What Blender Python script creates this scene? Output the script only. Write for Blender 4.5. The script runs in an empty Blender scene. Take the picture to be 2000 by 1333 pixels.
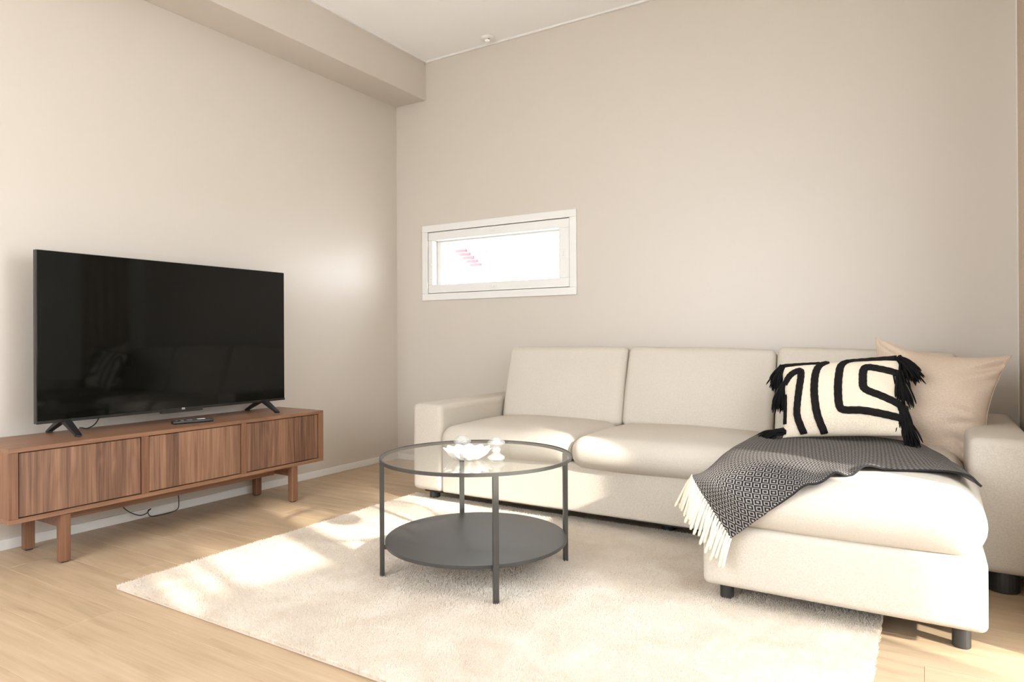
import bpy, bmesh, math, random
import numpy as np
from mathutils import Vector, Matrix
from mathutils.bvhtree import BVHTree

random.seed(7)
rng = np.random.default_rng(11)
S = bpy.context.scene
COL = S.collection

# ------------------------------------------------------------------ camera
cam_d = bpy.data.cameras.new('camera')
cam = bpy.data.objects.new('camera', cam_d)
COL.objects.link(cam)
cR = Vector((0.85049574, 0.52595647, -0.00517569))
cU = Vector((0.00568688, 0.00064441, 0.99998362))
cF = Vector((-0.52595119, 0.85051125, 0.00244298))
m = Matrix.Identity(4)
for i in range(3):
    m[i][0], m[i][1], m[i][2] = cR[i], cU[i], -cF[i]
m[0][3], m[1][3], m[2][3] = 3.4669, -3.9358, 0.9267
cam.matrix_world = m
cam_d.sensor_width = 36.0
cam_d.lens = 1318.11 / 2000.0 * 36.0
cam_d.shift_y = (654.99 - 666.5) / 2000.0
cam_d.clip_start = 0.02
S.camera = cam

# ------------------------------------------------------------------ world, sun, exposure
W = bpy.data.worlds.new('sky'); S.world = W
W.use_nodes = True
bg = W.node_tree.nodes['Background']
bg.inputs['Color'].default_value = (0.935, 0.985, 1.045, 1)
bg.inputs['Strength'].default_value = 4.2
sun_d = bpy.data.lights.new('sun', 'SUN')
sun_d.energy = 4.5
sun_d.angle = math.radians(1.2)
sun_d.color = (1.0, 0.95, 0.86)
sun = bpy.data.objects.new('sun', sun_d); COL.objects.link(sun)
to_sun = Vector((0.965, -0.311, 0.465)).normalized()
sun.rotation_euler = to_sun.to_track_quat('Z', 'Y').to_euler()
sun.location = to_sun * 12

def portal(name, loc, normal, sx, sy):
    d = bpy.data.lights.new(name, 'AREA'); d.shape = 'RECTANGLE'; d.size = sx; d.size_y = sy
    d.cycles.is_portal = True
    o = bpy.data.objects.new(name, d); COL.objects.link(o)
    o.location = loc
    o.rotation_euler = Vector(normal).to_track_quat('-Z', 'Z').to_euler()
    return o
portal('portal_terrace_door', (4.06, -2.51, 1.12), (-1, 0, 0), 1.98, 2.24)
portal('portal_garden_window', (1.475, -5.09, 1.575), (0, 1, 0), 2.45, 1.75)
portal('portal_high_window', (0.88, 0.2, 1.475), (0, -1, 0), 1.1, 0.4)

S.view_settings.view_transform = 'Standard'
S.view_settings.look = 'None'
S.view_settings.gamma = 1.0
S.view_settings.use_curve_mapping = False
S.view_settings.exposure = 1.31
cy = S.cycles
cy.use_denoising = True
cy.use_adaptive_sampling = True; cy.adaptive_threshold = 0.02
try:
    cy.denoiser = 'OPENIMAGEDENOISE'
    cy.denoising_input_passes = 'RGB_ALBEDO_NORMAL'
except Exception:
    pass
cy.max_bounces = 12; cy.diffuse_bounces = 6; cy.glossy_bounces = 6
cy.transmission_bounces = 12; cy.transparent_max_bounces = 16
cy.caustics_reflective = False; cy.caustics_refractive = False
cy.sample_clamp_indirect = 8.0

# ------------------------------------------------------------------ materials
def new_mat(name):
    M = bpy.data.materials.new(name); M.use_nodes = True
    nt = M.node_tree
    return M, nt, nt.nodes['Principled BSDF'], nt.nodes['Material Output']
def nd(nt, typ, **kw):
    n = nt.nodes.new(typ)
    for k, v in kw.items(): setattr(n, k, v)
    return n
def L(nt, a, b): nt.links.new(a, b)
def plain(name, col, rough=0.6, spec=0.5, metal=0.0, bump=None):
    M, nt, p, o = new_mat(name)
    p.inputs['Base Color'].default_value = (*col, 1); p.inputs['Roughness'].default_value = rough
    p.inputs['Specular IOR Level'].default_value = spec; p.inputs['Metallic'].default_value = metal
    # a faint procedural mottling keeps surfaces from looking like flat plastic
    tc = nd(nt, 'ShaderNodeTexCoord'); no = nd(nt, 'ShaderNodeTexNoise'); no.inputs['Scale'].default_value = bump[0] if bump else 60
    no.inputs['Detail'].default_value = 4
    L(nt, tc.outputs['Object'], no.inputs['Vector'])
    bp = nd(nt, 'ShaderNodeBump'); bp.inputs['Strength'].default_value = bump[1] if bump else 0.02; bp.inputs['Distance'].default_value = 0.002
    L(nt, no.outputs['Fac'], bp.inputs['Height']); L(nt, bp.outputs['Normal'], p.inputs['Normal'])
    return M
def ramp(nt, stops):
    r = nd(nt, 'ShaderNodeValToRGB'); e = r.color_ramp.elements
    while len(e) < len(stops): e.new(0.5)
    for k, (pos, c) in enumerate(stops):
        e[k].position = pos; e[k].color = (*c, 1)
    return r
def math_n(nt, op, a, b=None, c=None):
    n = nd(nt, 'ShaderNodeMath', operation=op)
    for i, v in enumerate((a, b, c)):
        if v is None: continue
        if hasattr(v, 'default_value') or hasattr(v, 'links'): L(nt, v, n.inputs[i])
        else: n.inputs[i].default_value = v
    return n.outputs[0]

M_wall = plain('greige_wall_paint', (0.60, 0.540, 0.474), 0.36, 0.4, bump=(220, 0.04))
M_ceil = plain('ceiling_paint', (0.92, 0.91, 0.895), 0.8, 0.3, bump=(200, 0.04))
M_white = plain('white_lacquer', (0.78, 0.76, 0.73), 0.35, 0.5)
M_black = plain('black_plastic', (0.012, 0.012, 0.012), 0.35, 0.5)
M_bezel = plain('tv_casing', (0.01, 0.0095, 0.008), 0.3, 0.5)
M_foot = plain('charcoal_plastic_foot', (0.03, 0.03, 0.029), 0.45, 0.5)
M_metal = plain('grey_powder_coat', (0.047, 0.044, 0.039), 0.38, 0.5, bump=(900, 0.08))
M_shelf = plain('dark_shelf_lacquer', (0.042, 0.040, 0.038), 0.42, 0.5, bump=(900, 0.05))
M_cable = plain('black_cable', (0.02, 0.02, 0.018), 0.5, 0.4)
M_ceramic = plain('white_ceramic', (0.88, 0.86, 0.82), 0.12, 0.6)
M_silver = plain('silver_logo', (0.7, 0.7, 0.68), 0.3, 0.5, metal=0.6)
M_white_bar = plain('white_bar_plastic', (0.85, 0.85, 0.83), 0.4)
M_grey = plain('grey_buttons', (0.22, 0.22, 0.22), 0.5)
M_paving = plain('pale_paving', (0.60, 0.585, 0.56), 0.9, 0.2)
M_fence = plain('painted_fence_board', (0.72, 0.70, 0.66), 0.8, 0.2)
M_red = plain('red_siding', (0.33, 0.075, 0.08), 0.8, 0.2)
M_leaf = plain('blocker_tree_leaf', (0.10, 0.16, 0.05), 0.6, 0.3)
M_snow = plain('pale_roofing', (0.8, 0.8, 0.8), 0.9, 0.2)
M_tassel = plain('black_yarn', (0.012, 0.011, 0.011), 0.95, 0.1)
M_fringe = plain('cream_wool_fringe', (0.80, 0.72, 0.58), 0.95, 0.1)

def screen_mat():
    M, nt, p, o = new_mat('glossy_black_screen')
    p.inputs['Base Color'].default_value = (0.004, 0.004, 0.003, 1); p.inputs['Roughness'].default_value = 0.07
    p.inputs['Specular IOR Level'].default_value = 0.24
    tc = nd(nt, 'ShaderNodeTexCoord'); no = nd(nt, 'ShaderNodeTexNoise'); no.inputs['Scale'].default_value = 3
    L(nt, tc.outputs['Object'], no.inputs['Vector'])
    r = math_n(nt, 'MULTIPLY_ADD', no.outputs['Fac'], 0.02, 0.04); L(nt, r, p.inputs['Roughness'])
    return M
M_screen = screen_mat()

def schlick(nt, f0, gain):
    """reflectance of a thin sheet, the same from either side"""
    g = nd(nt, 'ShaderNodeNewGeometry'); dt = nd(nt, 'ShaderNodeVectorMath', operation='DOT_PRODUCT')
    L(nt, g.outputs['Normal'], dt.inputs[0]); L(nt, g.outputs['Incoming'], dt.inputs[1])
    c = math_n(nt, 'SUBTRACT', 1.0, math_n(nt, 'ABSOLUTE', dt.outputs['Value']))
    return math_n(nt, 'MULTIPLY_ADD', math_n(nt, 'POWER', c, 5.0), gain, f0)
def thin_glass(name, tint, f0, gain):
    M, nt, p, o = new_mat(name); nt.nodes.remove(p)
    tr = nd(nt, 'ShaderNodeBsdfTransparent'); tr.inputs['Color'].default_value = (*tint, 1)
    gl = nd(nt, 'ShaderNodeBsdfGlossy'); gl.inputs['Roughness'].default_value = 0.0
    mx = nd(nt, 'ShaderNodeMixShader')
    L(nt, schlick(nt, f0, gain), mx.inputs[0]); L(nt, tr.outputs[0], mx.inputs[1]); L(nt, gl.outputs[0], mx.inputs[2])
    L(nt, mx.outputs[0], o.inputs['Surface'])
    return M
M_pane = thin_glass('window_glass', (0.985, 0.99, 0.988), 0.02, 0.6)
M_top = thin_glass('table_glass', (0.90, 0.92, 0.895), 0.04, 1.0)
def pressed_glass():
    """clear thin-walled glass: see-through face on, bright at grazing angles, a trace of milky scatter"""
    M, nt, p, o = new_mat('clear_pressed_glass'); nt.nodes.remove(p)
    tr = nd(nt, 'ShaderNodeBsdfTransparent'); tr.inputs['Color'].default_value = (0.97, 0.975, 0.97, 1)
    gl = nd(nt, 'ShaderNodeBsdfGlossy'); gl.inputs['Roughness'].default_value = 0.04
    df = nd(nt, 'ShaderNodeBsdfDiffuse'); df.inputs['Color'].default_value = (0.9, 0.9, 0.88, 1)
    m1 = nd(nt, 'ShaderNodeMixShader'); m1.inputs[0].default_value = 0.14
    L(nt, tr.outputs[0], m1.inputs[1]); L(nt, df.outputs[0], m1.inputs[2])
    mx = nd(nt, 'ShaderNodeMixShader')
    L(nt, schlick(nt, 0.08, 0.8), mx.inputs[0]); L(nt, m1.outputs[0], mx.inputs[1]); L(nt, gl.outputs[0], mx.inputs[2])
    L(nt, mx.outputs[0], o.inputs['Surface'])
    return M
M_cglass = pressed_glass()

def fabric(name, c1, c2, scale=1900, bump=0.25, blotch=0.06):
    """woven cloth: fine warp / weft threads with flecked yarn colour"""
    M, nt, p, o = new_mat(name)
    p.inputs['Roughness'].default_value = 0.95; p.inputs['Specular IOR Level'].default_value = 0.12
    tc = nd(nt, 'ShaderNodeTexCoord')
    outs = []
    for sc in ((1, 8, 1), (8, 1, 8)):
        mp = nd(nt, 'ShaderNodeMapping'); mp.inputs['Scale'].default_value = sc
        L(nt, tc.outputs['Object'], mp.inputs['Vector'])
        no = nd(nt, 'ShaderNodeTexNoise'); no.inputs['Scale'].default_value = scale / 10; no.inputs['Detail'].default_value = 2
        L(nt, mp.outputs['Vector'], no.inputs['Vector']); outs.append(no.outputs['Fac'])
    s = math_n(nt, 'ADD', outs[0], outs[1])
    big = nd(nt, 'ShaderNodeTexNoise'); big.inputs['Scale'].default_value = 3.0; big.inputs['Detail'].default_value = 3
    L(nt, tc.outputs['Object'], big.inputs['Vector'])
    s2 = math_n(nt, 'MULTIPLY_ADD', big.outputs['Fac'], blotch * 4, s)
    s3 = math_n(nt, 'ADD', s2, -0.5 - blotch * 2)
    r = ramp(nt, [(0.25, c1), (0.75, c2)]); L(nt, s3, r.inputs[0])
    L(nt, r.outputs[0], p.inputs['Base Color'])
    bp = nd(nt, 'ShaderNodeBump'); bp.inputs['Strength'].default_value = bump; bp.inputs['Distance'].default_value = 0.0015
    L(nt, s, bp.inputs['Height']); L(nt, bp.outputs['Normal'], p.inputs['Normal'])
    return M
M_sofa = fabric('off_white_upholstery', (0.525, 0.465, 0.395), (0.63, 0.575, 0.50))
M_cream = fabric('cream_cotton', (0.70, 0.60, 0.46), (0.86, 0.77, 0.63), 1400, 0.4)
M_taupe = fabric('washed_taupe_linen', (0.54, 0.42, 0.325), (0.66, 0.535, 0.43), 1200, 0.3, 0.1)
M_curtain = fabric('sand_curtain_cloth', (0.46, 0.36, 0.27), (0.58, 0.47, 0.37), 900, 0.3)
M_cord = fabric('black_cord', (0.008, 0.007, 0.007), (0.022, 0.019, 0.018), 1500, 0.6)

def wood(name, axis, dark, mid, light, fine=1.0, strips=None, rough=0.45, per_object=True, contrast=1.0):
    """axis: grain direction 0/1/2; strips=(axis,width) adds veneer leaves that differ in tone"""
    M, nt, p, o = new_mat(name)
    p.inputs['Roughness'].default_value = rough; p.inputs['Specular IOR Level'].default_value = 0.4
    tc = nd(nt, 'ShaderNodeTexCoord'); vec = tc.outputs['Object']
    oi = nd(nt, 'ShaderNodeObjectInfo')
    cmb = nd(nt, 'ShaderNodeCombineXYZ')
    for k in range(3): L(nt, math_n(nt, 'MULTIPLY', oi.outputs['Random'], (37.0, 53.0, 71.0)[k]), cmb.inputs[k])
    add = nd(nt, 'ShaderNodeVectorMath', operation='ADD'); L(nt, vec, add.inputs[0]); L(nt, cmb.outputs[0], add.inputs[1])
    v = add.outputs[0]; tone = None
    if strips:
        sep = nd(nt, 'ShaderNodeSeparateXYZ'); L(nt, v, sep.inputs[0])
        fl = math_n(nt, 'FLOOR', math_n(nt, 'DIVIDE', sep.outputs[strips[0]], strips[1]))
        wn = nd(nt, 'ShaderNodeTexWhiteNoise', noise_dimensions='1D'); L(nt, fl, wn.inputs['W'])
        tone = wn.outputs['Value']
        ad2 = nd(nt, 'ShaderNodeVectorMath', operation='ADD'); c2 = nd(nt, 'ShaderNodeCombineXYZ')
        for k in range(3): L(nt, math_n(nt, 'MULTIPLY', tone, 3.0), c2.inputs[k])
        L(nt, v, ad2.inputs[0]); L(nt, c2.outputs[0], ad2.inputs[1]); v = ad2.outputs[0]
    def stretched(across, along, detail, dist=0.0):
        mp = nd(nt, 'ShaderNodeMapping'); sc = [across] * 3; sc[axis] = along
        mp.inputs['Scale'].default_value = sc; L(nt, v, mp.inputs['Vector'])
        no = nd(nt, 'ShaderNodeTexNoise'); no.inputs['Scale'].default_value = 1.0; no.inputs['Detail'].default_value = detail
        no.inputs['Distortion'].default_value = dist; no.inputs['Roughness'].default_value = 0.6
        L(nt, mp.outputs[0], no.inputs['Vector']); return no.outputs['Fac']
    g1 = stretched(28 * fine, 1.6, 3, 0.6)      # broad figure
    g2 = stretched(160 * fine, 3.0, 4)          # pores
    # cathedral rings: bend a low frequency field into contour lines
    g3 = math_n(nt, 'FRACT', math_n(nt, 'MULTIPLY', stretched(7 * fine, 0.9, 2, 0.3), 9.0))
    g3 = math_n(nt, 'ABSOLUTE', math_n(nt, 'ADD', g3, -0.5))
    s = math_n(nt, 'MULTIPLY_ADD', g1, 0.9 * contrast, math_n(nt, 'MULTIPLY', g2, 0.5 * contrast))
    s = math_n(nt, 'MULTIPLY_ADD', g3, 0.28 * contrast, s)
    base = 0.5 - (0.45 + 0.25 + 0.07) * contrast
    s = math_n(nt, 'ADD', s, base)
    if tone is not None: s = math_n(nt, 'MULTIPLY_ADD', tone, 0.36, math_n(nt, 'ADD', s, -0.18))
    if per_object: s = math_n(nt, 'MULTIPLY_ADD', oi.outputs['Random'], 0.16, math_n(nt, 'ADD', s, -0.08))
    r = ramp(nt, [(0.12, dark), (0.5, mid), (0.88, light)]); L(nt, s, r.inputs[0])
    L(nt, r.outputs[0], p.inputs['Base Color'])
    bp = nd(nt, 'ShaderNodeBump'); bp.inputs['Strength'].default_value = 0.08; bp.inputs['Distance'].default_value = 0.001
    L(nt, g2, bp.inputs['Height']); L(nt, bp.outputs['Normal'], p.inputs['Normal'])
    return M
M_oak = wood('pale_oak_plank', 0, (0.34, 0.238, 0.145), (0.485, 0.352, 0.225), (0.59, 0.445, 0.30), 0.8, None, 0.42, True, 0.9)
WD, WM, WL_ = (0.058, 0.029, 0.019), (0.20, 0.102, 0.061), (0.36, 0.20, 0.118)
M_wal_door = wood('walnut_veneer_upright', 2, WD, WM, WL_, 1.6, (1, 0.062), 0.42, False, 1.0)
M_wal_y = wood('walnut_veneer_lengthwise', 1, (0.11, 0.052, 0.029), (0.24, 0.12, 0.066), (0.35, 0.19, 0.107), 1.6, None, 0.4, False, 0.8)
M_wal_z = wood('walnut_solid_upright', 2, (0.09, 0.039, 0.021), (0.205, 0.095, 0.051), (0.31, 0.158, 0.086), 1.6, None, 0.42, True, 0.8)

def blanket_mat():
    M, nt, p, o = new_mat('charcoal_diamond_wool')
    p.inputs['Roughness'].default_value = 1.0; p.inputs['Specular IOR Level'].default_value = 0.08
    p.inputs['Sheen Weight'].default_value = 0.0
    uv = nd(nt, 'ShaderNodeUVMap'); sep = nd(nt, 'ShaderNodeSeparateXYZ'); L(nt, uv.outputs[0], sep.inputs[0])
    tc = nd(nt, 'ShaderNodeTexCoord'); no = nd(nt, 'ShaderNodeTexNoise'); no.inputs['Scale'].default_value = 500
    L(nt, tc.outputs['Object'], no.inputs['Vector'])
    jit = math_n(nt, 'MULTIPLY_ADD', no.outputs['Fac'], 0.07, -0.035)
    def tri(x, scale):
        f = math_n(nt, 'FRACT', math_n(nt, 'MULTIPLY', x, scale)); return math_n(nt, 'ABSOLUTE', math_n(nt, 'ADD', f, -0.5))
    d = math_n(nt, 'ADD', tri(sep.outputs[0], 1 / 0.041), tri(sep.outputs[1], 1 / 0.047))
    d = math_n(nt, 'ADD', d, jit)
    w = math_n(nt, 'SINE', math_n(nt, 'MULTIPLY', d, 2 * math.pi * 3.0))
    lines = math_n(nt, 'GREATER_THAN', w, 0.3)
    f2 = nd(nt, 'ShaderNodeTexNoise'); f2.inputs['Scale'].default_value = 900; L(nt, tc.outputs['Object'], f2.inputs['Vector'])
    mx = nd(nt, 'ShaderNodeMix', data_type='RGBA')
    mx.inputs[6].default_value = (0.022, 0.019, 0.021, 1); mx.inputs[7].default_value = (0.36, 0.33, 0.305, 1)
    fac = math_n(nt, 'MULTIPLY', lines, math_n(nt, 'MULTIPLY_ADD', f2.outputs['Fac'], 0.7, 0.45))
    L(nt, fac, mx.inputs[0]); L(nt, mx.outputs[2], p.inputs['Base Color'])
    bp = nd(nt, 'ShaderNodeBump'); bp.inputs['Strength'].default_value = 0.5; bp.inputs['Distance'].default_value = 0.002
    L(nt, f2.outputs['Fac'], bp.inputs['Height']); L(nt, bp.outputs['Normal'], p.inputs['Normal'])
    return M
M_blanket = blanket_mat()

def rug_mat():
    M, nt, p, o = new_mat('ivory_rug_pile')
    p.inputs['Roughness'].default_value = 1.0; p.inputs['Specular IOR Level'].default_value = 0.05
    tc = nd(nt, 'ShaderNodeTexCoord')
    a = nd(nt, 'ShaderNodeTexNoise'); a.inputs['Scale'].default_value = 5.0; a.inputs['Detail'].default_value = 4; a.inputs['Distortion'].default_value = 0.8
    b = nd(nt, 'ShaderNodeTexNoise'); b.inputs['Scale'].default_value = 160.0; b.inputs['Detail'].default_value = 2
    L(nt, tc.outputs['Object'], a.inputs['Vector']); L(nt, tc.outputs['Object'], b.inputs['Vector'])
    s = math_n(nt, 'MULTIPLY_ADD', b.outputs['Fac'], 0.35, math_n(nt, 'MULTIPLY', a.outputs['Fac'], 0.65))
    r = ramp(nt, [(0.32, (0.86, 0.775, 0.68)), (0.66, (0.97, 0.92, 0.85))]); L(nt, s, r.inputs[0])
    L(nt, r.outputs[0], p.inputs['Base Color'])
    tl = nd(nt, 'ShaderNodeBsdfTranslucent'); L(nt, r.outputs[0], tl.inputs['Color'])       # wool lets some light through
    mx = nd(nt, 'ShaderNodeMixShader'); mx.inputs[0].default_value = 0.4
    L(nt, p.outputs[0], mx.inputs[1]); L(nt, tl.outputs[0], mx.inputs[2]); L(nt, mx.outputs[0], o.inputs['Surface'])
    return M
M_rug = rug_mat()

# ------------------------------------------------------------------ object helpers
WLOC = {}
def tag(o, label=None, cat=None, group=None, kind=None):
    if label: o['label'] = label
    if cat: o['category'] = cat
    if group: o['group'] = group
    if kind: o['kind'] = kind
    return o
def thing(name, loc, label=None, cat=None, group=None, kind=None):
    o = bpy.data.objects.new(name, None); o.empty_display_size = 0.1
    COL.objects.link(o); o.location = loc; WLOC[o.name] = Vector(loc)
    return tag(o, label, cat, group, kind)
def mk(name, verts, faces, mat, parent=None, smooth=False, origin=None):
    """link a mesh given in room coordinates; its origin is the parent's, or `origin`"""
    V = np.asarray(verts, dtype=float).reshape(-1, 3)
    if origin is None:
        origin = WLOC[parent.name] if parent else Vector(((V[:, 0].min() + V[:, 0].max()) / 2, (V[:, 1].min() + V[:, 1].max()) / 2, V[:, 2].min()))
    origin = Vector(origin)
    me = bpy.data.meshes.new(name)
    me.from_pydata((V - np.array(origin)).tolist(), [], faces)
    me.validate()
    if smooth: me.polygons.foreach_set('use_smooth', [True] * len(me.polygons))
    me.materials.append(mat)
    o = bpy.data.objects.new(name, me); COL.objects.link(o)
    if parent:
        o.parent = parent; o.location = origin - WLOC[parent.name]
    else:
        o.location = origin
    WLOC[o.name] = origin
    return o
def bm_arrays(bm):
    bm.verts.ensure_lookup_table(); bm.verts.index_update()
    v = [tuple(x.co) for x in bm.verts]; f = [[x.index for x in q.verts] for q in bm.faces]
    bm.free(); return v, f
def box_vf(x0, x1, y0, y1, z0, z1, bevel=0.0015, seg=1):
    bm = bmesh.new(); bmesh.ops.create_cube(bm, size=1)
    for v in bm.verts:
        v.co = Vector(((x0 + x1) / 2 + v.co.x * (x1 - x0), (y0 + y1) / 2 + v.co.y * (y1 - y0), (z0 + z1) / 2 + v.co.z * (z1 - z0)))
    if bevel:
        b = min(bevel, 0.45 * min(abs(x1 - x0), abs(y1 - y0), abs(z1 - z0)))
        bmesh.ops.bevel(bm, geom=bm.edges[:], offset=b, segments=seg, affect='EDGES', profile=0.5)
    return bm_arrays(bm)
def box(name, x0, x1, y0, y1, z0, z1, mat, parent=None, bevel=0.0015, seg=1, origin=None):
    v, f = box_vf(x0, x1, y0, y1, z0, z1, bevel, seg)
    return mk(name, v, f, mat, parent, False, origin)
def join_vf(parts):
    V, F = [], []
    for v, f in parts:
        n = len(V); V += list(v); F += [[i + n for i in q] for q in f]
    return V, F
def catmull(P, n):
    P = np.asarray(P, float); Q = np.vstack([2 * P[0] - P[1], P, 2 * P[-1] - P[-2]]); out = []
    for k in range(len(P) - 1):
        p0, p1, p2, p3 = Q[k:k + 4]
        for t in np.linspace(0, 1, n, endpoint=False):
            out.append(0.5 * (2 * p1 + (p2 - p0) * t + (2 * p0 - 5 * p1 + 4 * p2 - p3) * t * t + (3 * p1 - p0 - 3 * p2 + p3) * t ** 3))
    out.append(P[-1]); return np.array(out)
def tube_vf(P, r, n=8):
    P = np.asarray(P, float); K = len(P); r = np.broadcast_to(np.asarray(r, float), (K,))
    T = np.gradient(P, axis=0); T /= np.linalg.norm(T, axis=1)[:, None] + 1e-12
    up = np.array([0, 0, 1.0]) if abs(T[0, 2]) < 0.9 else np.array([1.0, 0, 0])
    V, F = [], []
    a = np.cross(T[0], up); a /= np.linalg.norm(a)
    for k in range(K):
        a = a - T[k] * (a @ T[k]); a /= np.linalg.norm(a) + 1e-12
        b = np.cross(T[k], a)
        for j in range(n):
            t = 2 * math.pi * j / n
            V.append(P[k] + r[k] * (math.cos(t) * a + math.sin(t) * b))
    for k in range(K - 1):
        for j in range(n):
            F.append([k * n + j, k * n + (j + 1) % n, (k + 1) * n + (j + 1) % n, (k + 1) * n + j])
    F.append(list(range(n))[::-1]); F.append([(K - 1) * n + j for j in range(n)])
    return [tuple(v) for v in V], F
def lathe_vf(cx, cy, prof, n=48, lobes=0, amp=None, zamp=None):
    """closed profile list of (r, z) turned about a vertical axis, optional scalloping per profile point"""
    V, F = [], []; K = len(prof)
    for k, (r, z) in enumerate(prof):
        for j in range(n):
            t = 2 * math.pi * j / n; w = math.cos(lobes * t) if lobes else 0
            rr = r + (amp[k] * (abs(math.cos(lobes * t / 2)) * 2 - 1.2) if amp else 0)
            V.append((cx + rr * math.cos(t), cy + rr * math.sin(t), z + (zamp[k] * w if zamp else 0)))
    for k in range(K - 1):
        for j in range(n):
            F.append([k * n + j, k * n + (j + 1) % n, (k + 1) * n + (j + 1) % n, (k + 1) * n + j])
    if prof[0][0] > 0: F.append([j for j in range(n)][::-1])
    if prof[-1][0] > 0: F.append([(K - 1) * n + j for j in range(n)])
    return V, F
def soft_vf(x0, x1, y0, y1, z0, z1, r, crown=(0, 0, 0), e=0.8, inner=10, wrinkle=0.0, seed=0):
    """upholstered block: rounded edges of radius r and faces that swell by `crown`"""
    h = np.array([(x1 - x0) / 2, (y1 - y0) / 2, (z1 - z0) / 2]); c = np.array([(x0 + x1) / 2, (y0 + y1) / 2, (z0 + z1) / 2])
    ticks = []
    for k in range(3):
        rk = min(r, h[k] * 0.95); edge = [-1, -0.78, -0.52, -0.25, 0.0]
        lo = [-(h[k] - rk) + s * rk for s in edge]
        mid = list(np.linspace(-(h[k] - rk), h[k] - rk, inner + 1))[1:-1]
        ticks.append(np.array(lo + mid + [-t for t in lo[::-1]]))
    idx, V, F = {}, [], []
    def vid(p):
        key = tuple(np.round(p, 6))
        if key not in idx: idx[key] = len(V); V.append(p)
        return idx[key]
    for ax in range(3):
        a, b = (ax + 1) % 3, (ax + 2) % 3
        for s in (-1, 1):
            for i in range(len(ticks[a]) - 1):
                for j in range(len(ticks[b]) - 1):
                    q = []
                    for (ii, jj) in ((i, j), (i + 1, j), (i + 1, j + 1), (i, j + 1)):
                        p = np.zeros(3); p[ax] = s * h[ax]; p[a] = ticks[a][ii]; p[b] = ticks[b][jj]; q.append(vid(p))
                    F.append(q if s > 0 else q[::-1])
    V = np.array(V); core = np.clip(V, -(h - np.minimum(r, h * 0.95)), h - np.minimum(r, h * 0.95)); d = V - core
    dn = d / (np.linalg.norm(d, axis=1)[:, None] + 1e-12)
    P = core + dn * np.minimum(r, h * 0.95)
    u = np.clip(P / h, -1, 1)
    g = np.clip(1 - u ** 2, 0, 1) ** e
    D = np.zeros_like(P)
    for k in range(3):
        D[:, k] = crown[k] * np.sign(u[:, k]) * np.abs(u[:, k]) ** 2 * g[:, (k + 1) % 3] * g[:, (k + 2) % 3]
    P = P + D
    if wrinkle:
        rs = np.random.default_rng(seed)
        for _ in range(7):
            kv = rs.normal(size=3) * 7; ph = rs.uniform(0, 6.28)
            P = P + dn * (wrinkle / 4 * np.sin(P @ kv + ph))[:, None]
    return P + c, F
def soft(name, dims, r, mat, parent, crown=(0, 0, 0), e=0.8, inner=10, xf=None, wrinkle=0.0, seed=0):
    V, F = soft_vf(*dims, r, crown, e, inner, wrinkle, seed)
    if xf is not None: V = xf(V)
    return mk(name, V, F, mat, parent, True)
def rot_x(V, ang, py, pz):
    V = np.array(V); c, s = math.cos(ang), math.sin(ang); y, z = V[:, 1] - py, V[:, 2] - pz
    V[:, 1] = py + c * y - s * z; V[:, 2] = pz + s * y + c * z; return V

# ------------------------------------------------------------------ the room
XR, YF, ZC = 3.82, -4.85, 2.978
floor = box('floor', -0.05, XR + 0.05, YF - 0.05, 0.05, -0.10, -0.012, plain('floor_screed', (0.10, 0.075, 0.05), 0.9), None, 0)
tag(floor, 'pale oak plank floor under the rug and bench', None, None, 'structure')
PW = 0.192; row = 0; y = 0.0
while y > YF:
    y1 = max(y - PW, YF); x = -(row * 0.47 % 1.28)
    while x < XR:
        a, b = max(x, 0.0), min(x + 1.28, XR)
        if b - a > 0.02:
            box('plank', a + 0.0003, b - 0.0003, y1 + 0.0003, y - 0.0003, -0.012, 0.0, M_oak, floor, 0.0009, 1,
                origin=(round(a, 3), round(y1, 3), 0))
        x += 1.28
    y = y1; row += 1

def wall_with_holes(name, axis, pos, thick, a0, a1, holes, mat, z0=0.0, z1=ZC, label=None):
    """axis 'x': wall in the plane x=pos running along y ; axis 'y': plane y=pos along x"""
    parts = []; cuts = sorted(holes)
    def blk(s0, s1, t0, t1):
        if s1 - s0 < 1e-4 or t1 - t0 < 1e-4: return
        if axis == 'x': parts.append(box_vf(min(pos, pos + thick), max(pos, pos + thick), s0, s1, t0, t1, 0))
        else: parts.append(box_vf(s0, s1, min(pos, pos + thick), max(pos, pos + thick), t0, t1, 0))
    cur = a0
    for (h0, h1, k0, k1) in cuts:
        blk(cur, h0, z0, z1); blk(h0, h1, z0, k0); blk(h0, h1, k1, z1); cur = h1
    blk(cur, a1, z0, z1)
    V, F = join_vf(parts)
    o = mk(name, V, F, mat); tag(o, label, None, None, 'structure'); return o
WX0, WX1, WZ0, WZ1 = 0.257, 1.532, 1.1975, 1.7535
wall_with_holes('wall_left', 'x', 0.0, -0.25, YF - 0.25, 0.25, [], M_wall, label='smooth greige painted wall behind the television')
wall_with_holes('wall_back', 'y', 0.0, 0.25, 0.0, XR, [(WX0 + 0.03, WX1 - 0.03, WZ0 + 0.03, WZ1 - 0.03)], M_wall, label='greige painted wall behind the sofa with small window')
DY0, DY1, DZ1 = -3.50, -1.52, 2.24
wall_with_holes('wall_right', 'x', XR, 0.25, YF - 0.25, 0.25, [(DY0, DY1, 0.0, DZ1)], M_ceil, label='white painted wall with the terrace door')
GX0, GX1, GZ0, GZ1 = 0.25, 2.7, 0.7, 2.45
wall_with_holes('wall_front', 'y', YF, -0.25, 0.0, XR, [(GX0, GX1, GZ0, GZ1)], M_ceil, label='white painted wall behind the viewer with wide window')
o = box('ceiling', -0.25, XR + 0.25, YF - 0.25, 0.25, ZC, ZC + 0.2, M_ceil, None, 0); tag(o, 'flat white painted ceiling', None, None, 'structure')
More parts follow.
